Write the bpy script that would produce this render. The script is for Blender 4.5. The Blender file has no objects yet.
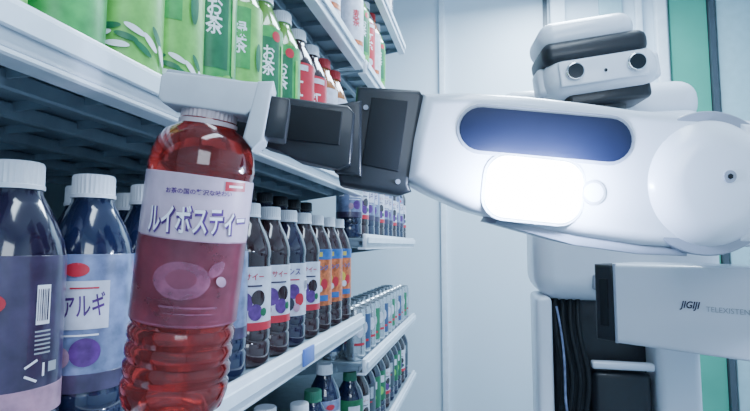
import bpy, bmesh, math, random
from mathutils import Vector, Matrix, Euler
random.seed(4)
H = 1.30
rad = math.radians
COL = bpy.context.scene.collection

# ------------------------------------------------------------ materials
def mat(name, col, rough=0.5, metal=0.0, trans=0.0, ior=1.45, emit=None, es=0.0, coat=0.0, var=0.04, scale=30.0, bump=0.0, alpha=1.0, spec=.5):
    m = bpy.data.materials.new(name); m.use_nodes = True
    nt = m.node_tree; b = nt.nodes["Principled BSDF"]
    tc = nt.nodes.new("ShaderNodeTexCoord"); nz = nt.nodes.new("ShaderNodeTexNoise")
    nz.inputs["Scale"].default_value = scale; nz.inputs["Detail"].default_value = 4
    nt.links.new(tc.outputs["Object"], nz.inputs["Vector"])
    rp = nt.nodes.new("ShaderNodeValToRGB")
    a = [max(0, c*(1-var)) for c in col]; c2 = [min(1, c*(1+var)) for c in col]
    rp.color_ramp.elements[0].color = (*a, 1); rp.color_ramp.elements[1].color = (*c2, 1)
    rp.color_ramp.elements[0].position = .35; rp.color_ramp.elements[1].position = .65
    nt.links.new(nz.outputs["Fac"], rp.inputs["Fac"]); nt.links.new(rp.outputs["Color"], b.inputs["Base Color"])
    b.inputs["Roughness"].default_value = rough; b.inputs["Metallic"].default_value = metal
    b.inputs["Transmission Weight"].default_value = trans; b.inputs["IOR"].default_value = ior
    b.inputs["Coat Weight"].default_value = coat; b.inputs["Coat Roughness"].default_value = 0.08
    b.inputs["Alpha"].default_value = alpha; b.inputs["Specular IOR Level"].default_value = spec
    if emit: b.inputs["Emission Color"].default_value = (*emit, 1); b.inputs["Emission Strength"].default_value = es
    if bump:
        bp = nt.nodes.new("ShaderNodeBump"); bp.inputs["Strength"].default_value = bump
        nt.links.new(nz.outputs["Fac"], bp.inputs["Height"]); nt.links.new(bp.outputs["Normal"], b.inputs["Normal"])
    return m

M = dict(
 wall = mat("wall_panel", (.68,.79,.88), .45, var=.03, scale=1.5),
 wallL = mat("cooler_back_panel", (.18,.26,.29), .5, var=.06, scale=2),
 ceil = mat("ceiling_paint", (.70,.78,.82), .6),
 floor = mat("floor_vinyl", (.30,.34,.37), .4, var=.1, scale=6),
 trimw = mat("trim_white", (.74,.83,.92), .35),
 trimd = mat("trim_dark", (.05,.07,.09), .4),
 green = mat("green_panel", (.07,.36,.26), .4, var=.08, scale=4),
 seal = mat("teal_seal", (.38,.58,.64), .4),
 shelf = mat("shelf_white_coat", (.76,.82,.90), .3, coat=.3),
 deck = mat("shelf_galvanised", (.26,.33,.39), .4, .3, var=.1),
 steel = mat("steel_rail", (.35,.42,.46), .35, .7),
 rwhite = mat("robot_shell_white", (.70,.75,.84), .3, coat=.35, var=.015, scale=5),
 pad = mat("gripper_pad_white", (.55,.59,.64), .4, var=.04, scale=60),
 rgrey = mat("robot_joint_grey", (.28,.31,.38), .35),
 rdark = mat("robot_black_plastic", (.010,.012,.017), .42, coat=.1, bump=.02, scale=300),
 slot = mat("slot_blue_black", (.010,.014,.040), .5, spec=.25),
 rubber = mat("rubber_black", (.007,.009,.012), .6, spec=.3),
 lamp = mat("lamp_emitter", (1,1,1), .3, emit=(.74,.85,1), es=55),
 tube = mat("tube_emitter", (1,1,1), .3, emit=(.88,.96,1), es=6),
 lens = mat("lens_glass_black", (.004,.004,.006), .05, coat=1),
 chrome = mat("chrome_ring", (.7,.72,.75), .15, 1),
 redtea = mat("red_tea", (.42,.030,.022), .07, trans=.82, ior=1.33, coat=.7, var=.35, scale=22),
 lilac = mat("label_lilac", (.55,.42,.53), .3, var=.15, scale=40, coat=.3),
 rose = mat("label_rose", (.26,.06,.10), .3, trans=.3, var=.4, scale=34, alpha=.62, coat=.4),
 roseb = mat("label_rose_light", (.36,.12,.20), .3, var=.4, scale=70, alpha=.6),
 capw = mat("cap_white", (.76,.80,.88), .35),
 capt = mat("cap_translucent_white", (.55,.45,.48), .3),
 capk = mat("cap_black", (.015,.015,.02), .35),
 capr = mat("cap_red", (.45,.03,.04), .35),
 capg = mat("cap_green", (.03,.17,.10), .35),
 plum = mat("liquid_plum", (.014,.010,.030), .12, coat=.8, var=.3, scale=20),
 cola = mat("liquid_brown", (.028,.012,.015), .12, coat=.8, var=.3, scale=20),
 navy = mat("liquid_navy", (.009,.012,.040), .12, coat=.8, var=.3, scale=20),
 tea = mat("liquid_green_tea", (.12,.27,.05), .12, coat=.8, var=.15, scale=20),
 orangeL = mat("liquid_orange", (.30,.11,.03), .12, coat=.8, var=.15, scale=20),
 lwhite = mat("label_white", (.56,.58,.68), .35, var=.14, scale=60),
 lblue = mat("label_slate_blue", (.17,.21,.36), .3, var=.4, scale=50, coat=.4),
 lplum = mat("label_dark_plum", (.055,.04,.09), .3, var=.3, scale=50, coat=.4),
 lpink = mat("label_pink", (.42,.24,.34), .35, var=.25, scale=70),
 lgreen = mat("label_green", (.04,.32,.08), .35, var=.25, scale=50),
 lgreend = mat("label_dark_green", (.015,.14,.06), .35, var=.2, scale=50),
 lime = mat("label_lime", (.16,.50,.10), .35, var=.2, scale=50),
 lred = mat("label_red", (.48,.025,.045), .35, var=.1, scale=50),
 lorange = mat("label_orange", (.52,.14,.05), .35, var=.4, scale=120),
 lblue2 = mat("label_blue", (.03,.12,.36), .35, var=.2, scale=70),
 lyel = mat("label_yellow", (.62,.5,.08), .35),
 lpurple = mat("label_purple", (.10,.03,.18), .35, var=.3, scale=120),
 ink = mat("ink_dark", (.035,.02,.05), .5),
 inkw = mat("ink_white", (.85,.85,.94), .5),
 inkg = mat("ink_grey", (.34,.37,.42), .5),
 silver = mat("can_silver", (.5,.54,.58), .25, .8),
 canb = mat("can_blue", (.06,.10,.2), .3, .3),
 cang = mat("can_green", (.04,.20,.10), .3, .3),
 tagb = mat("tag_blue", (.10,.17,.5), .3),
)

# ------------------------------------------------------------ mesh helpers
def mk(name, bm, mats, loc=(0,0,0), rot=None, smooth=True, ang=35):
    bmesh.ops.recalc_face_normals(bm, faces=bm.faces)
    me = bpy.data.meshes.new(name); bm.to_mesh(me); bm.free()
    for m in (mats if isinstance(mats, (list, tuple)) else [mats]): me.materials.append(M[m])
    if smooth:
        me.shade_smooth(); me.set_sharp_from_angle(angle=rad(ang))
    o = bpy.data.objects.new(name, me); COL.objects.link(o)
    o.location = loc
    if rot is not None:
        if isinstance(rot, (tuple, list)): o.rotation_euler = rot
        else: o.rotation_euler = rot.to_euler()
    return o
def empty(name, loc, label=None, cat=None, group=None):
    e = bpy.data.objects.new(name, None); COL.objects.link(e); e.location = loc
    e.empty_display_size = .02
    if label: e["label"] = label
    if cat: e["category"] = cat
    if group: e["group"] = group
    return e
def attach(c, p):
    c.parent = p
    c.matrix_parent_inverse = p.matrix_basis.inverted()
    return c
def boxbm(bm, c, s, bev=0, seg=3, R=None, mi=None):
    t = bmesh.new(); bmesh.ops.create_cube(t, size=1)
    bmesh.ops.scale(t, vec=s, verts=t.verts)
    if bev: bmesh.ops.bevel(t, geom=t.edges[:], offset=bev, segments=seg, profile=.5, affect='EDGES')
    if R is not None: bmesh.ops.transform(t, matrix=R, verts=t.verts)
    bmesh.ops.translate(t, vec=c, verts=t.verts)
    join(bm, t, mi)
def box(name, c, s, m, bev=0, seg=3):
    bm = bmesh.new(); boxbm(bm, c, s, bev, seg); return mk(name, bm, m)
def join(bm, t, mi=None):
    if mi is not None:
        for f in t.faces: f.material_index = mi
    me = bpy.data.meshes.new("tmp"); t.to_mesh(me); t.free(); bm.from_mesh(me); bpy.data.meshes.remove(me)
def cylbm(bm, p0, p1, r, seg=24, r2=None, bev=0, mi=None):
    p0, p1 = Vector(p0), Vector(p1); d = p1-p0
    t = bmesh.new(); bmesh.ops.create_cone(t, cap_ends=True, segments=seg, radius1=r, radius2=r if r2 is None else r2, depth=d.length)
    if bev:
        es = [e for e in t.edges if len(e.link_faces) == 2 and abs(e.verts[0].co.z-e.verts[1].co.z) < 1e-6]
        bmesh.ops.bevel(t, geom=es, offset=bev, segments=6, profile=.5, affect='EDGES')
    q = Vector((0,0,1)).rotation_difference(d.normalized()).to_matrix().to_4x4()
    bmesh.ops.transform(t, matrix=Matrix.Translation((p0+p1)/2) @ q, verts=t.verts)
    join(bm, t, mi)
def cyl(p0, p1, r, seg=24, **k):
    bm = bmesh.new(); cylbm(bm, p0, p1, r, seg, **k); return bm
def lathe(prof, seg=32):
    bm = bmesh.new(); rings = []
    for r, z in prof:
        if r < 1e-6: rings.append([bm.verts.new((0,0,z))])
        else: rings.append([bm.verts.new((r*math.cos(2*math.pi*i/seg), r*math.sin(2*math.pi*i/seg), z)) for i in range(seg)])
    for a, b in zip(rings, rings[1:]):
        for i in range(seg):
            j = (i+1) % seg
            if len(a) == 1 and len(b) == 1: continue
            if len(a) == 1: bm.faces.new((a[0], b[i], b[j]))
            elif len(b) == 1: bm.faces.new((a[i], a[j], b[0]))
            else: bm.faces.new((a[i], a[j], b[j], b[i]))
    return bm
def prism(pts, y0, y1, bev=0, seg=4):
    """closed polygon in XZ extruded along Y"""
    bm = bmesh.new()
    a = [bm.verts.new((x, y0, z)) for x, z in pts]; b = [bm.verts.new((x, y1, z)) for x, z in pts]
    bm.faces.new(a); bm.faces.new(b[::-1])
    n = len(pts)
    for i in range(n): bm.faces.new((a[i], a[(i+1)%n], b[(i+1)%n], b[i]))
    bmesh.ops.recalc_face_normals(bm, faces=bm.faces)
    if bev:
        es = [e for e in bm.edges if abs(e.verts[0].co.y-e.verts[1].co.y) < 1e-6]
        bmesh.ops.bevel(bm, geom=es, offset=bev, segments=seg, profile=.5, affect='EDGES')
    return bm
def tube(name, pts, r, m):
    cu = bpy.data.curves.new(name, 'CURVE'); cu.dimensions = '3D'; cu.bevel_depth = r; cu.bevel_resolution = 4
    s = cu.splines.new('NURBS'); s.points.add(len(pts)-1)
    for i, p in enumerate(pts): s.points[i].co = (*p, 1)
    s.use_endpoint_u = True; s.order_u = 4
    o = bpy.data.objects.new(name, cu); COL.objects.link(o); cu.materials.append(M[m])
    bpy.context.view_layer.update()
    me = bpy.data.meshes.new_from_object(o.evaluated_get(bpy.context.evaluated_depsgraph_get()))
    me.shade_smooth()
    bpy.data.objects.remove(o)
    o = bpy.data.objects.new(name, me); COL.objects.link(o)
    return o
def textbm(s, height=None, width=None, bold=0.0, size=1.0, shear=0, vertical=False):
    cu = bpy.data.curves.new("t", 'FONT'); cu.body = "\n".join(s) if vertical else s
    cu.size = 1; cu.align_x = 'CENTER'; cu.align_y = 'CENTER'; cu.resolution_u = 3; cu.offset = bold; cu.shear = shear
    cu.fill_mode = 'FRONT'
    if vertical: cu.space_line = .9
    o = bpy.data.objects.new("t", cu); COL.objects.link(o)
    bpy.context.view_layer.update()
    me = bpy.data.meshes.new_from_object(o.evaluated_get(bpy.context.evaluated_depsgraph_get()))
    bpy.data.objects.remove(o)
    t = bmesh.new(); t.from_mesh(me); bpy.data.meshes.remove(me)
    if not t.verts: return t
    xs = [v.co.x for v in t.verts]; ys = [v.co.y for v in t.verts]
    w, h = max(xs)-min(xs), max(ys)-min(ys); cx, cy = (max(xs)+min(xs))/2, (max(ys)+min(ys))/2
    sx = width/w if width else None; sy = height/h if height else None
    sx = sx or sy or size; sy = sy or sx
    for v in t.verts: v.co = Vector(((v.co.x-cx)*sx, (v.co.y-cy)*sy, 0))
    return t

class Label:
    """wrap-around sleeve with printed shapes, one mesh"""
    def __init__(self, R, th0=rad(-52)):
        self.R = R; self.th0 = th0; self.bm = bmesh.new(); self.mats = []; self.layer = 0
    def mi(self, m):
        if m not in self.mats: self.mats.append(m)
        return self.mats.index(m)
    def band(self, z0, z1, m, dr=0.0004, seg=40):
        r = self.R+dr
        t = lathe([(r-.0006, z0), (r, z0+.0003), (r, z1-.0003), (r-.0006, z1)], seg)
        join(self.bm, t, self.mi(m))
    def wrap(self, t, m, x=0, z=0, rot=0):
        self.layer += 1
        r = self.R+.0008+.00010*self.layer
        c, s = math.cos(rot), math.sin(rot)
        for v in t.verts:
            v.co = Vector((v.co.x*c-v.co.y*s+x, v.co.x*s+v.co.y*c+z, 0))
        if not t.verts: return
        x0 = min(v.co.x for v in t.verts); x1 = max(v.co.x for v in t.verts); k = x0+.003
        while k < x1:
            bmesh.ops.bisect_plane(t, geom=t.verts[:]+t.edges[:]+t.faces[:], plane_co=(k,0,0), plane_no=(1,0,0)); k += .003
        for v in t.verts:
            th = self.th0+v.co.x/self.R
            v.co = Vector((r*math.cos(th), r*math.sin(th), v.co.y))
        join(self.bm, t, self.mi(m))
    def rect(self, w, h, m, x=0, z=0, rot=0):
        t = bmesh.new(); t.faces.new([t.verts.new(p) for p in ((-w/2,-h/2,0),(w/2,-h/2,0),(w/2,h/2,0),(-w/2,h/2,0))]); self.wrap(t, m, x, z, rot)
    def disc(self, rx, rz, m, x=0, z=0, rot=0, n=20):
        t = bmesh.new(); t.faces.new([t.verts.new((rx*math.cos(2*math.pi*i/n), rz*math.sin(2*math.pi*i/n), 0)) for i in range(n)]); self.wrap(t, m, x, z, rot)
    def text(self, s, m, x=0, z=0, rot=0, **k):
        self.wrap(textbm(s, **k), m, x, z, rot)
    def make(self, name="label"):
        me = bpy.data.meshes.new(name); self.bm.to_mesh(me); self.bm.free()
        for m in self.mats: me.materials.append(M[m])
        me.shade_smooth(); me.set_sharp_from_angle(angle=rad(40))
        o = bpy.data.objects.new(name, me); COL.objects.link(o); return o

def structure(name, c, s, m, bev=0):
    bm = bmesh.new(); boxbm(bm, (0,0,0), s, bev)
    o = mk(name, bm, m, c); o["kind"] = "structure"; return o

# ------------------------------------------------------------ room
YB = 2.45
structure("floor", (.35,.6,-.05), (2.6,3.9,.1), "floor")
structure("ceiling", (.35,.6,2.65), (2.6,3.9,.1), "ceil")
structure("wall_back", (.35,YB+.05,1.3), (2.6,.1,2.6), "wall")
structure("wall_left", (-.95,.6,1.3), (.1,3.6,2.6), "wallL")
structure("wall_right", (1.6,.6,1.3), (.1,3.6,2.6), "wall")
structure("wall_front", (.35,-1.3,1.3), (2.4,.1,2.6), "wall")
structure("trim_1", (.925,YB-.012,1.3), (.15,.024,2.598), "green")
structure("trim_2", (1.015,YB-.02,1.3), (.022,.04,2.598), "trimd")
structure("trim_3", (.81,YB-.02,1.3), (.05,.04,2.598), "trimw", .008)
structure("trim_4", (.305,YB-.008,1.3), (.018,.016,2.598), "trimd")
structure("trim_5", (.36,YB-.02,1.3), (.07,.04,2.598), "trimw", .008)
structure("trim_6", (.60,YB-.012,1.3), (.10,.024,2.598), "seal", .004)
structure("trim_7", (.72,YB-.015,1.3), (.03,.03,2.598), "trimw", .006)
structure("trim_8", (1.12,YB-.012,1.3), (.16,.024,2.598), "seal", .004)
structure("trim_9", (-.20,YB-.01,1.3), (.03,.02,2.598), "trimw", .004)

# ------------------------------------------------------------ racks
XF = -.28
def rack(y0, y1, levels, label):
    root = empty("display_rack", ((-.6), (y0+y1)/2, 0), label, "shelf rack")
    yc, L = (y0+y1)/2, y1-y0
    for y in (y0+.012, y1-.012):
        attach(box("upright", (-.865, y, 1.1), (.03,.024,2.2), "steel", .003, 2), root)
    attach(box("back_panel", (-.887, yc, 1.1), (.01, L-.02, 2.1), "wallL"), root)
    for z, ye in levels:
        zz = H+z; ly = ye-y0; cy = (y0+ye)/2
        bm = bmesh.new()
        boxbm(bm, (-.57, cy, zz-.005), (.56, ly, .008), .001, 1, mi=1)
        boxbm(bm, (XF-.006, cy, zz-.008), (.010, ly, .034), .003, 2, mi=0)            # lip
        boxbm(bm, (XF-.012, cy, zz-.027), (.022, ly, .005), .0015, 1, mi=0)
        for x in (-.36, -.44, -.54, -.66, -.80):
            boxbm(bm, (x, cy, zz-.018), (.014, ly, .016), .002, 1, mi=1)
        n = int(ly/.072)
        for i in range(n+1):
            y = y0+.003+i*(ly-.006)/n
            boxbm(bm, (-.57, y, zz-.013), (.54, .0025, .010), mi=1)
        attach(mk("shelf", bm, ["shelf","deck"]), root)
        attach(box("price_rail", (XF+.0025, cy, zz-.006), (.004, ly-.01, .016), "trimw", .001, 1), root)
        for y in (y0+.006, ye-.006):
            t = prism([(-.85,zz-.09), (-.85,zz-.006), (XF-.02,zz-.006), (XF-.02,zz-.02)], y-.002, y+.002)
            attach(mk("bracket", t, "deck"), root)
    return root
rk = rack(.14, 1.12, [(.145,1.12), (-.165,1.12), (-.47,1.12), (.455,1.12), (-.8,1.12)], "white coated steel shelf rack packed with bottled drinks")
rack(1.15, 1.97, [(.455,1.60), (.74,1.75), (.02,1.97), (-.277,1.97), (-.50,1.97), (-.8,1.97)], "white steel shelf rack beyond the first one, holding small drinks")
o = attach(box("price_tag", (XF+.0068, .74, H-.171), (.004,.045,.026), "tagb", .001, 2), rk); o["label"] = "blue plastic price tag"

# ------------------------------------------------------------ bottles
def bottle_prof(R=.033, h=.188, k=1.0):
    p = [(0,.004),(R*.5,.003),(R*.78,0),(R*.94,.003),(R,.011),(R,.028),(R*.955,.031),(R,.034),(R,.043),(R*.955,.046),(R*.97,.049),
         (R*.97,.132),(R,.135),(R,.142),(R*.94,.151),(R*.80,.163),(R*.60,.175),(R*.50,.181),(R*.48,h),(0,h)]
    return [(r, z*k) for r, z in p]
def cap_bm(r, z0, z1, ribs=30):
    seg = ribs*2; bm = bmesh.new(); rings = []
    for rr, z, rb in ((r*1.04,z0,0),(r*1.04,z0+.003,0),(r,z0+.0035,1),(r,z1-.002,1),(r*.93,z1,0)):
        rings.append([bm.verts.new(((rr-(.0007 if rb and i%2 else 0))*math.cos(2*math.pi*i/seg), (rr-(.0007 if rb and i%2 else 0))*math.sin(2*math.pi*i/seg), z)) for i in range(seg)])
    for a, b in zip(rings, rings[1:]):
        for i in range(seg): bm.faces.new((a[i], a[(i+1)%seg], b[(i+1)%seg], b[i]))
    bm.faces.new(rings[-1]); bm.faces.new(rings[0][::-1])
    return bm
def bottle(liquid, cap, labelfn, label, k=1.0, R=.033, name="drink_bottle", capr=.0168, lz=1.0):
    root = empty(name, (0,0,0), label, "bottle")
    b = mk("bottle_body", lathe(bottle_prof(R, k=k*lz), 32), liquid); b.parent = root
    zc = .186*k*lz
    c = mk("bottle_cap", cap_bm(capr, zc-.002, zc+.018), cap, ang=25); c.parent = root
    L = Label(R); labelfn(L, k)
    for v in L.bm.verts: v.co.z *= lz
    l = L.make(); l.parent = root
    return root
def dup(tmpl, loc, rz, group):
    if tmpl.get("_used") is None:
        tmpl["_used"] = 1; r = tmpl
    else:
        r = tmpl.copy(); COL.objects.link(r)
        for ch in TCH[tmpl.name]:
            c = ch.copy(); c.parent = r; COL.objects.link(c)
    r.location = loc; r.rotation_euler = (0,0,rz); r["group"] = group
    return r

def barcode(L, x, z, w=.014, h=.016):
    L.rect(w, h, "inkw", x, z)
    xx = x-w/2+.001
    while xx < x+w/2-.001:
        d = random.choice((.0004,.0007,.001)); L.rect(d, h*.8, "ink", xx, z); xx += d+random.choice((.0005,.0009))
def lab_pink(L, k):
    L.band(.045, .142, "lplum"); L.band(.045,.062,"lpink",.0007)
    L.disc(.013,.007,"lred",-.010,.114); L.rect(.015,.003,"inkw",-.010,.115)
    L.rect(.022,.020,"lwhite",-.012,.094); L.rect(.018,.003,"lred",-.012,.099); L.rect(.019,.0018,"ink",-.012,.094); L.rect(.016,.0018,"ink",-.012,.089)
    L.disc(.010,.006,"lpink",-.010,.074); L.disc(.006,.004,"lred",-.010,.074)
    barcode(L,.024,.112,.009,.024)
    for i in range(6): L.rect(.010,.0010,"inkg",.024,.096-i*.0026)
    for a in range(3): L.rect(.008,.0014,"inkw",.020+.005*math.cos(a*2.094),.073+.005*math.sin(a*2.094),a*2.094+1.57)
    L.rect(.006,.006,"inkg",.031,.074)
def lab_blue(L, k):
    L.band(.045, .142, "lblue"); L.band(.045,.058,"lplum",.0007)
    L.rect(.036,.034,"lwhite",.004,.106); L.text("アルギ","lpurple",.004,.106,width=.030,height=.017,rot=.06,bold=.015)
    L.disc(.009,.005,"lred",-.002,.131); L.disc(.011,.010,"lpurple",.006,.073); L.disc(.006,.007,"lpink",-.010,.070)
    L.rect(.03,.0012,"inkw",0,.085); L.rect(.02,.0012,"lred",.004,.118); barcode(L,-.034,.10)
def lab_fruit(L, k):
    L.band(.045, .122, "lwhite")
    L.text("カシス","lpurple",0,.110,width=.034,bold=.02)
    L.rect(.03,.002,"lred",0,.098)
    for x,z,r,m in ((-.012,.077,.010,"lred"),(.004,.081,.011,"lpurple"),(.016,.069,.009,"lred"),(-.004,.063,.010,"plum"),(-.018,.061,.006,"lgreend"),(.010,.057,.006,"lpink")):
        L.disc(r,r,m,x,z)
    barcode(L,.036,.09)
def lab_cafe(L, k):
    L.band(.045, .122, "lwhite"); L.band(.045,.055,"lred",.0007)
    L.text("アサイー","lred",0,.110,width=.036,bold=.02)
    for x,z,r,m in ((-.010,.080,.012,"lpurple"),(.010,.084,.010,"cola"),(.006,.067,.010,"lpurple"),(-.016,.063,.007,"lpink"),(.018,.067,.005,"lgreend")):
        L.disc(r,r,m,x,z)
    L.rect(.03,.002,"ink",0,.099)
def lab_orange(L, k):
    L.band(.045, .138, "lorange"); L.band(.124,.142,"lblue2",.0009)
    L.rect(.02,.008,"lyel",-.004,.133)
    L.text("オレンジ","lblue2",0,.110,width=.038,bold=.03)
    L.disc(.012,.011,"lyel",-.008,.087); L.disc(.008,.009,"lred",.010,.082); L.disc(.006,.006,"lwhite",.0,.074); L.rect(.034,.010,"lblue2",.002,.058)
def lab_dark(L, k):
    L.band(.05*k,.14*k,"trimd"); L.rect(.03,.03,"silver",0,.115*k); L.rect(.02,.003,"lred",0,.09*k)
def lab_gd(L, k):
    L.band(.05*k,.14*k,"lgreend"); L.rect(.03,.02,"lwhite",0,.115*k); L.disc(.012,.012,"lime",0,.08*k)
def lab_tea(L, k):
    L.band(.012*k, .148*k, "lgreen")
    L.rect(.034,.10,"lgreend",0,.094*k)
    L.text("お茶","inkw",-.001,.105*k,height=.046,width=.020,vertical=True,bold=.02)
    L.disc(.008,.008,"lred",.012,.137*k)
    for i in range(3): L.disc(.013,.005,"lime",-.012+i*.012,.036*k+.004*i,rot=.7)
    for s in (-1,1): L.rect(.006,.1,"lime",s*.026,.09*k)
def lab_lime(L, k):
    L.band(.012*k, .148*k, "lime")
    L.rect(.030,.085,"lgreen",0,.108*k)
    L.text("緑茶","inkw",0,.108*k,height=.045,width=.020,vertical=True,bold=.02)
    for i in range(13): L.disc(.010,.003,"lgreend" if i%2 else "inkw",-.044+i*.007,.028*k+.008*(i%3),rot=1.1-.19*i)
    L.disc(.007,.007,"lred",-.022,.13*k)
    for s in (-1,1): L.disc(.005,.02,"lgreend",s*.028,.09*k)
def lab_red(L, k):
    L.band(.014*k, .146*k, "lred")
    L.text("紅茶","inkw",0,.10*k,height=.05,width=.022,vertical=True,bold=.03)
    L.rect(.04,.01,"lwhite",0,.138*k); L.disc(.01,.01,"lwhite",.0,.052*k)
def lab_wh(L, k):
    L.band(.014*k, .146*k, "lwhite"); L.text("麦茶","lred",0,.10*k,height=.045,width=.02,vertical=True,bold=.02); L.rect(.05,.012,"lorange",0,.05*k)

K = 1.25; Z = 1.12
T = dict(
 pink = bottle("plum","capw",lab_pink,"dark tea bottle with plum label, red oval and white cap",lz=Z),
 blue = bottle("navy","capw",lab_blue,"dark navy drink bottle with pale blue and white label, white cap",lz=Z),
 fruit = bottle("plum","capw",lab_fruit,"dark purple bottle with white label showing berries",lz=Z),
 cafe = bottle("cola","capw",lab_cafe,"dark brown bottle, white label with red lettering and fruit",lz=Z),
 orange = bottle("cola","capw",lab_orange,"brown bottle with orange and blue printed label, white cap",lz=Z),
 dark = bottle("plum","capk",lab_dark,"tall dark bottle with black cap and silver label",k=K,lz=1.06),
 tea = bottle("tea","capw",lab_tea,"tall green tea bottle with green label, white cap",k=K,R=.034,capr=.0185),
 lime = bottle("tea","capw",lab_lime,"tall green tea bottle with light green leaf label",k=K,R=.034,capr=.0185),
 red = bottle("cola","capw",lab_red,"tall tea bottle with red label and white cap",k=K,R=.034,capr=.0185),
 wh = bottle("orangeL","capr",lab_wh,"tall bottle with white label and red cap",k=K,R=.034,capr=.0185),
 gcap = bottle("navy","capg",lab_dark,"dark labelled bottle with a dark green cap",k=.94),
 small = bottle("cola","capw",lab_cafe,"small dark bottle with white label and white cap",k=.94,lz=.98),
 green = bottle("navy","capg",lab_gd,"small dark bottle with green label and cap",k=.94),
)
def can(label, body, band):
    root = empty("drink_can", (0,0,0), label, "can")
    b = mk("can_body", lathe([(0,.004),(.018,.004),(.021,0),(.025,.008),(.026,.014),(.026,.112),(.0235,.121),(.0235,.124),(.022,.122),(0,.121)], 28), body); b.parent = root
    L = Label(.026); L.band(.02,.105,band); L.disc(.011,.016,"lwhite",0,.072); L.rect(.03,.006,"lred",0,.04); l = L.make(); l.parent = root
    return root
T["cans"] = can("small silver drink can with white label", "silver", "silver")
T["canb"] = can("small dark blue drink can with white mark", "silver", "canb")
T["cang"] = can("small dark green drink can with white mark", "silver", "cang")
TCH = {t.name: list(t.children) for t in T.values()}

def row(keys, y0, n, x, z, group, pitch=.0705, jit=.001):
    for i in range(n):
        dup(T[keys[i % len(keys)]], (x+random.uniform(-jit,jit), y0+i*pitch, H+z-.0008), random.uniform(-.2,.2), group)
mid = ["pink","blue","blue","pink","blue","cafe","cafe","fruit","cafe","orange","orange","orange"]
row(mid, .288, 12, -.332, -.165, "bottled drinks in front on the middle shelf", pitch=.0715)
row(["blue","pink","blue","blue","cafe"], .285, 5, -.406, -.165, "bottled drinks further in on the middle shelf")
row(["dark"], .285+5*.0705, 7, -.406, -.165, "black capped bottles further in on the middle shelf")
up = ["lime","tea","lime","lime","tea","lime","tea","tea","red","red","wh","wh"]
row(up, .245, 12, -.335, .145, "tall tea bottles on the upper shelf", pitch=.0725)
row(["tea","wh","lime"], .245, 12, -.411, .145, "tall tea bottles behind on the upper shelf", pitch=.0725)
row(["gcap","small","green","blue"], .50, 8, -.332, -.47, "bottles on the lower shelf", pitch=.0705)
row(["red","wh","tea"], .70, 5, -.335, .455, "bottles on the top shelf", pitch=.0725)
row(["wh","tea","red"], 1.19, 5, -.335, .455, "bottles on the top shelf of the far rack", pitch=.0725)
row(["pink","blue"], 1.19, 7, -.335, .74, "bottles on the highest shelf")
row(["blue","cafe","blue"], 1.19, 11, -.335, .02, "bottles on a shelf of the far rack")
row(["cans","canb","cans","cang"], 1.185, 13, -.318, -.277, "small cans on the far rack", pitch=.0585)
row(["canb","cans"], 1.185, 13, -.378, -.277, "small cans on the far rack", pitch=.0585)
row(["green","small","gcap","green"], 1.19, 11, -.332, -.50, "bottles on the bottom visible shelf")
for o in bpy.data.objects:
    if "_used" in o: del o["_used"]

# ------------------------------------------------------------ held bottle
hb = empty("drink_bottle", (-.211,.306,H-.1087), "red rooibos tea bottle gripped by a robot hand above the shelf", "bottle")
axis = Vector((.029,-.0105,.2025)).normalized()
hb.rotation_euler = Vector((0,0,1)).rotation_difference(axis).to_euler()
R = .0345
prof = [(0,.006),(.014,.005),(.02,.001),(.027,0),(.0325,.004),(R,.013)]
for i in range(4):
    z = .016+i*.012
    prof += [(R,z+.003),(R*.955,z+.0055),(R*.955,z+.007),(R,z+.0095)]
prof += [(R*.98,.066),(R*.98,.158),(R,.161),(R,.165),(R*.96,.173),(R*.88,.181),(R*.76,.187),(R*.56,.191),(R*.55,.196),(0,.196)]
b = mk("bottle_body", lathe(prof, 64), "redtea", ang=60); b.parent = hb
c = mk("bottle_cap", cap_bm(.0185, .192, .2075, 36), "capt", ang=25); c.parent = hb
L = Label(R, math.atan2(-.306,.211)+.02)
L.band(.117,.158,"lilac"); L.band(.062,.117,"rose")
L.rect(.016,.006,"lred",.021,.1535,.05); L.rect(.011,.0014,"inkw",.021,.1535,.05)
L.text("お茶の国の贅沢な味わい","lpurple",-.002,.1475,.05,width=.040,bold=.02)
L.text("ルイボスティー","lpurple",.0006,.1296,.06,width=.067,height=.0190,bold=.07)
L.text("ルイボスティー","inkw",0,.1300,.06,width=.065,height=.0178,bold=.015)
L.rect(.08,.0008,"lpink",0,.1172)
L.disc(.017,.012,"roseb",-.006,.092); L.disc(.009,.006,"rose",-.006,.093); L.disc(.006,.004,"roseb",.014,.100,.8); L.disc(.004,.003,"lpink",.018,.092,-.7)
L.rect(.034,.0014,"roseb",0,.0755); L.rect(.028,.0008,"roseb",0,.0715); L.rect(.08,.0006,"roseb",0,.064)
l = L.make(); l.parent = hb

# ------------------------------------------------------------ robot
robot = empty("robot", (.26,1.13,0), "white humanoid stocking robot with camera eyes, gripping a tea bottle", "robot")
k = .42/489
AM = Matrix.Translation((.0636,.440,H+.0693)) @ Matrix.Rotation(rad(12.7),4,'Z') @ Matrix.Rotation(rad(4.7),4,'X')
def A(px, py): return ((px-560)*k, (165-py)*k)
def arm(name, bm, mats, parent, label=None, ang=35):
    o = mk(name, bm, mats, smooth=True, ang=ang); o.matrix_basis = AM
    if label: o["label"] = label
    attach(o, parent); return o
prof = [A(*p) for p in ((423,93),(470,92),(530,96),(590,103),(640,110),(700,113),(740,122),(740,244),(700,250),(640,246),(580,237),(520,225),(470,211),(430,193),(407,180),(412,140))]
fore = arm("forearm", prism(prof, -.005, .075, .012, 5), "rwhite", robot)
prof = [A(*p) for p in ((500,217),(580,235),(640,245),(690,249),(690,257),(640,255),(575,246),(495,224))]
arm("underside_strip", prism(prof, .003, .062, .002, 2), "rgrey", fore)
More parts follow.
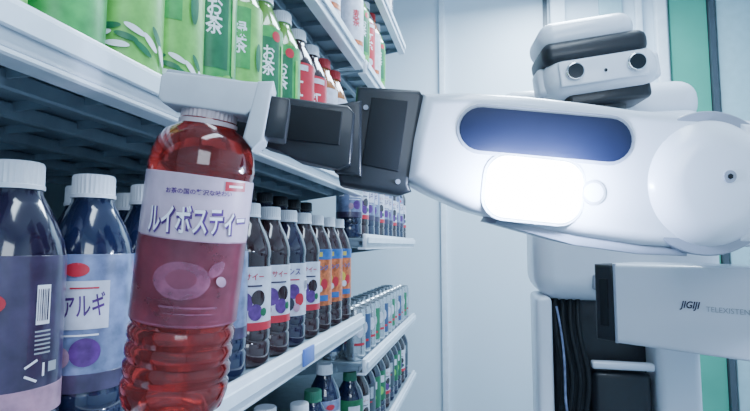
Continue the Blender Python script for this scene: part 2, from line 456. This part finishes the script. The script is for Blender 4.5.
def pill(cx, cy, L, hgt, rot, n=12, rr=None):
    pts = []; rr = rr or hgt/2
    for s, t, a0 in ((1,-1,-90),(1,1,0),(-1,1,90),(-1,-1,180)):
        for i in range(n//2+1):
            a = rad(a0+90*i/(n//2)); x = s*(L/2-rr)+rr*math.cos(a); z = t*(hgt/2-rr)+rr*math.sin(a)
            p = (cx+x*math.cos(rot)-z*math.sin(rot), cy+x*math.sin(rot)+z*math.cos(rot))
            if not pts or (abs(p[0]-pts[-1][0])+abs(p[1]-pts[-1][1])) > 1e-6: pts.append(p)
    if (abs(pts[0][0]-pts[-1][0])+abs(pts[0][1]-pts[-1][1])) < 1e-6: pts.pop()
    return pts
cx, cz = A(543,136)
arm("slot_rim", prism(pill(cx,cz,176*k,50*k,rad(-5)), -.0062, .004, .0006, 2), "rgrey", fore)
arm("slot_recess", prism(pill(cx,cz,170*k,43*k,rad(-5)), -.0070, .004, .0006, 2), "slot", fore)
cx, cz = A(531,190)
arm("work_lamp_bezel", prism(pill(cx,cz,102*k,68*k,rad(-6),rr=24*k), -.0065, .004, .001, 2), "rwhite", fore)
arm("work_lamp", prism(pill(cx,cz,94*k,60*k,rad(-6),rr=20*k), -.0105, .004, .003, 3), "lamp", fore, "glowing white work lamp")
cx, cz = A(590,193)
arm("sensor_ring", cyl((cx,-.0068,cz), (cx,.004,cz), 12*k, 32), "inkg", fore)
arm("sensor_window", cyl((cx,-.0074,cz), (cx,.004,cz), 9.5*k, 32), "rwhite", fore)
cx, cz = A(706,184)
elb = arm("elbow_joint", cyl((cx,-.018,cz), (cx,.085,cz), 67*k, 64, bev=.028), "rwhite", robot)
arm("elbow_shade_band", cyl((cx,-.0045,cz), (cx,.078,cz), 72*k, 64, bev=.002), "rgrey", elb)  # grey ring, colour stands in for shading between forearm and elbow
sx, sz = A(714,178)
arm("screw", cyl((sx,-.0192,sz), (sx,-.01,sz), 6*k, 24), "rgrey", elb)
arm("screw_socket", cyl((sx,-.0196,sz), (sx,-.01,sz), 2.8*k, 6), "rubber", elb)
prof = [A(*p) for p in ((730,118),(800,124),(840,150),(840,230),(800,250),(730,247))]
arm("elbow_housing", prism(prof, -.008, .085, .015, 5), "rwhite", elb)
attach(mk("upper_arm", cyl((.25,.545,H+.055), (.42,1.05,H+.16), .05, 32, r2=.065), "rwhite"), robot)
# wrist block
wr = [A(*p) for p in ((357,86),(420,90),(424,96),(409,184),(412,192),(400,196),(340,186),(337,170),(350,150))]
wrist = arm("wrist", prism(wr, .000, .062, .004, 3), "rdark", robot, "black wrist block")
arm("wrist_cover", prism([A(*p) for p in ((372,98),(408,102),(398,172),(362,165))], -.003, .01, .001, 2), "rubber", wrist)
for q in ((366,108),(352,172),(398,182)):
    x, z = A(*q); arm("bolt", cyl((x,-.0015,z), (x,.01,z), 2.5*k, 16), "rgrey", wrist)
def world_prism(pts2, mname, nm, parent, y0, y1, bev=.002, label=None):
    return arm(nm, prism([A(*p) for p in pts2], y0, y1, bev, 3), mname, parent, label)
finger = world_prism(((256,107),(268,103),(300,106),(350,113),(356,120),(352,168),(340,172),(300,163),(286,155),(266,149),(256,142)), "rdark", "gripper_arm", robot, -.030, .020)
world_prism(((292,112),(345,119),(342,150),(294,145)), "rubber", "gripper_cover", finger, -.033, 0, .001)
world_prism(((250,98),(268,98),(264,152),(247,150)), "rdark", "gripper_slide", finger, -.045, .0, .002)
world_prism(((336,108),(362,104),(362,178),(336,174)), "rdark", "gripper_knuckle", finger, -.015, .045, .003)
BQ = hb.rotation_euler.to_matrix().to_4x4()
BM = Matrix.Translation(hb.location) @ BQ
th = Matrix.Rotation(rad(22),4,'Z')
def onb(name, bm, m, parent, label=None):
    o = mk(name, bm, m); o.matrix_basis = BM @ th
    if label: o["label"] = label
    attach(o, parent); return o
t = prism([(-.026,.2010),(-.029,.204),(-.029,.218),(-.026,.221),(.024,.223),(.034,.224),(.034,.209),(.026,.2012)], -.020, .020, .0015, 3)
pad = onb("gripper_pad", t, "pad", finger, "off-white gripper pad")
t = prism([(.026,.186),(.031,.224),(.041,.226),(.039,.186),(.033,.179)], -.021, .021, .002, 3)
onb("gripper_jaw", t, "pad", finger)
bm = bmesh.new(); boxbm(bm, (-.002,0,.2215), (.050,.034,.004), .0015, 2); onb("gripper_top_plate", bm, "inkg", finger)
bm = bmesh.new(); boxbm(bm, (.046,0,.203), (.014,.034,.028), .002, 2); onb("gripper_hinge", bm, "rdark", finger)

# lower arm link
yaw = math.atan2(-.094,.131)
LM = Matrix.Translation((.141,.675,H-.071)) @ Matrix.Rotation(yaw,4,'Z')
def low(name, bm, m, parent, label=None):
    o = mk(name, bm, m); o.matrix_basis = LM
    if label: o["label"] = label
    attach(o, parent); return o
hh = .049
link = low("lower_arm_link", prism([(.014,-hh),(.014,hh),(.25,hh),(.25,-hh)], 0, .09, .006, 4), "rwhite", robot)
low("link_end_cap", prism([(-.008,-hh*.97),(-.008,hh*.97),(.0165,hh*.97),(.0165,-hh*.97)], .001, .089, .004, 3), "rdark", link)
low("link_end_plate", prism([(.0165,-hh*.99),(.0165,hh*.99),(.0195,hh*.99),(.0195,-hh*.99)], -.0012, .089, .001, 2), "rgrey", link)
low("link_end_grip", prism([(-.001,-hh*.6),(-.001,hh*.6),(.009,hh*.6),(.009,-hh*.6)], -.001, .02, .001, 2), "rubber", link)
def flat_text(s, m, x, z, nm, **kw):
    t = textbm(s, **kw)
    for v in t.verts: v.co = Vector((x+v.co.x, -.0006, z+v.co.y))
    return low(nm, t, m, link)
flat_text("TELEXISTENCE", "inkg", .1385, .002, "lettering", width=.048, height=.0056)
flat_text("JIGIJI", "ink", .099, .004, "emblem", width=.0205, height=.0105, bold=.02, shear=.3)
attach(mk("upper_arm", cyl((.42,.50,H-.075), (.41,1.03,H-.13), .045, 32, r2=.06), "rwhite"), robot)
attach(mk("elbow_joint", cyl((.42,.51,H-.14), (.42,.51,H-.0), .062, 40, bev=.015), "rwhite"), robot)

# torso
torso = attach(box("torso", (.265,1.14,H+.08), (.34,.24,.38), "rwhite", .05, 6), robot)
attach(box("shoulder_yoke", (.225,1.12,H+.288), (.39,.15,.09), "rwhite", .04, 6), robot)
attach(box("chest_sensor", (.23,1.018,H-.07), (.06,.02,.03), "rgrey", .004, 3), torso)
attach(box("side_column", (.110,1.09,H-.40), (.030,.14,.60), "rwhite", .01, 4), robot)
attach(box("side_column", (.345,1.10,H-.42), (.075,.16,.56), "rwhite", .015, 4), robot)
waist = attach(box("waist", (.225,1.17,H-.40), (.19,.16,.60), "rdark", .01, 3), robot)
attach(box("waist_box", (.248,1.08,H-.41), (.105,.10,.34), "rdark", .012, 3), waist)
attach(box("waist_rail", (.250,1.035,H-.228), (.11,.02,.014), "rwhite", .004, 3), waist)
for i in range(4):
    x = .137+.014*i
    o = tube("cable", [(x,1.06,H-.10),(x-.012,1.03,H-.17),(x+.02,1.02-.004*i,H-.25),(x-.015,1.02,H-.34),(x+.012,1.03,H-.46),(x,1.07,H-.62)], .0052, "rubber")
    attach(o, waist)
o = tube("cable", [(.135,1.04,H-.12),(.150,1.01,H-.22),(.128,1.0,H-.30),(.165,1.0,H-.38),(.14,1.05,H-.62)], .0022, "lblue"); o["label"] = "thin blue cable"; attach(o, waist)
attach(box("lower_body", (.26,1.13,.37), (.30,.26,.48), "rwhite", .04, 5), robot)
attach(box("mobile_base", (.26,1.13,.09), (.46,.48,.10), "rgrey", .04, 5), robot)
for x in (.10,.42):
    for y in (.96,1.30): attach(mk("wheel", cyl((x-.015,y,.04), (x+.015,y,.04), .04, 24), "rubber"), robot)

# head
HM = Matrix.Translation((.212,.93,H+.320)) @ Matrix.Rotation(rad(6),4,'Z') @ Matrix.Rotation(rad(-7),4,'Y') @ Matrix.Rotation(rad(2),4,'X')
def hd(name, bm, m, parent, label=None):
    o = mk(name, bm, m); o.matrix_basis = HM
    if label: o["label"] = label
    attach(o, parent); return o
def rb(c, s, bev, seg=5):
    bm = bmesh.new(); boxbm(bm, c, s, bev, seg); return bm
head = hd("head", rb((0,.05,-.003), (.200,.12,.076), .032, 8), "rwhite", robot)
hd("visor_band", rb((-.008,.050,.040), (.186,.118,.044), .018, 6), "rdark", head)
hd("head_dome", rb((-.014,.058,.076), (.172,.120,.056), .027, 8), "rwhite", head)
hd("face_plate", rb((-.003,-.010,-.004), (.152,.006,.046), .0028, 3), "rwhite", head)
for x in (-.053,.053):
    hd("eye", cyl((x,-.020,-.003), (x,-.005,-.003), .0165, 32, bev=.003), "chrome", head, "camera eye with metal ring")
    hd("eye_lens", cyl((x,-.0212,-.003), (x,-.01,-.003), .0135, 32), "lens", head)
hd("face_sensor", cyl((0,-.0145,-.008), (0,-.01,-.008), .003, 16), "lens", head)
for x in (.100,-.100):
    hd("ear_cover", rb((x,.045,-.002), (.02,.05,.05), .008, 4), "rwhite", head)
hd("chin", rb((.01,.055,-.045), (.15,.09,.034), .01, 3), "rdark", head)
attach(mk("neck", cyl((.225,1.02,H+.18), (.22,1.0,H+.29), .05, 32, r2=.045), "rdark"), robot)

# ------------------------------------------------------------ lights
def fixture(x, y, L):
    root = empty("ceiling_lamp", (x,y,2.56), "white ceiling batten lamp with glowing tubes", "lamp")
    attach(box("housing", (x,y,2.58), (.2,L,.04), "trimw", .006, 2), root)
    for dx in (-.05,.05): attach(mk("tube", cyl((x+dx,y-L/2+.03,2.545), (x+dx,y+L/2-.03,2.545), .014, 16), "tube"), root)
fixture(.3, .1, 1.2); fixture(.3, 1.6, 1.2)
def area(loc, rot, sx, sy, p, col):
    l = bpy.data.lights.new("area", 'AREA'); l.shape = 'RECTANGLE'; l.size = sx; l.size_y = sy; l.energy = p; l.color = col
    o = bpy.data.objects.new("area_light", l); COL.objects.link(o); o.location = loc; o.rotation_euler = rot
    return o
area((.3,.1,2.5), (0,0,0), .3, 1.2, 20, (.66,.82,1))
area((.3,1.6,2.5), (0,0,0), .3, 1.2, 60, (.67,.84,1))
area((.65,-.9,1.75), (rad(75),0,rad(10)), .7, .6, 12, (.74,.86,1))  # added fill light behind the camera, no fixture there
for (px,py,e) in ((500,190,1.7),(560,192,1.7)):  # unseen point lights added to brighten the shell around the work lamp
    x, z = A(px,py); p = AM @ Vector((x,-.035,z))
    l = bpy.data.lights.new("lamp_spill", 'POINT'); l.energy = e; l.shadow_soft_size = .008; l.color = (.54,.68,1)
    o = bpy.data.objects.new("lamp_spill", l); COL.objects.link(o); o.location = p

w = bpy.data.worlds.new("w"); bpy.context.scene.world = w; w.use_nodes = True
w.node_tree.nodes["Background"].inputs[0].default_value = (.6,.7,.8,1); w.node_tree.nodes["Background"].inputs[1].default_value = .3

cam = bpy.data.cameras.new("camera"); cam.sensor_width = 36; cam.lens = 36*489/750; cam.clip_start = .02
co = bpy.data.objects.new("camera", cam); COL.objects.link(co)
co.location = (0,0,H); co.rotation_euler = (rad(94.7),0,rad(12.7))
bpy.context.scene.camera = co
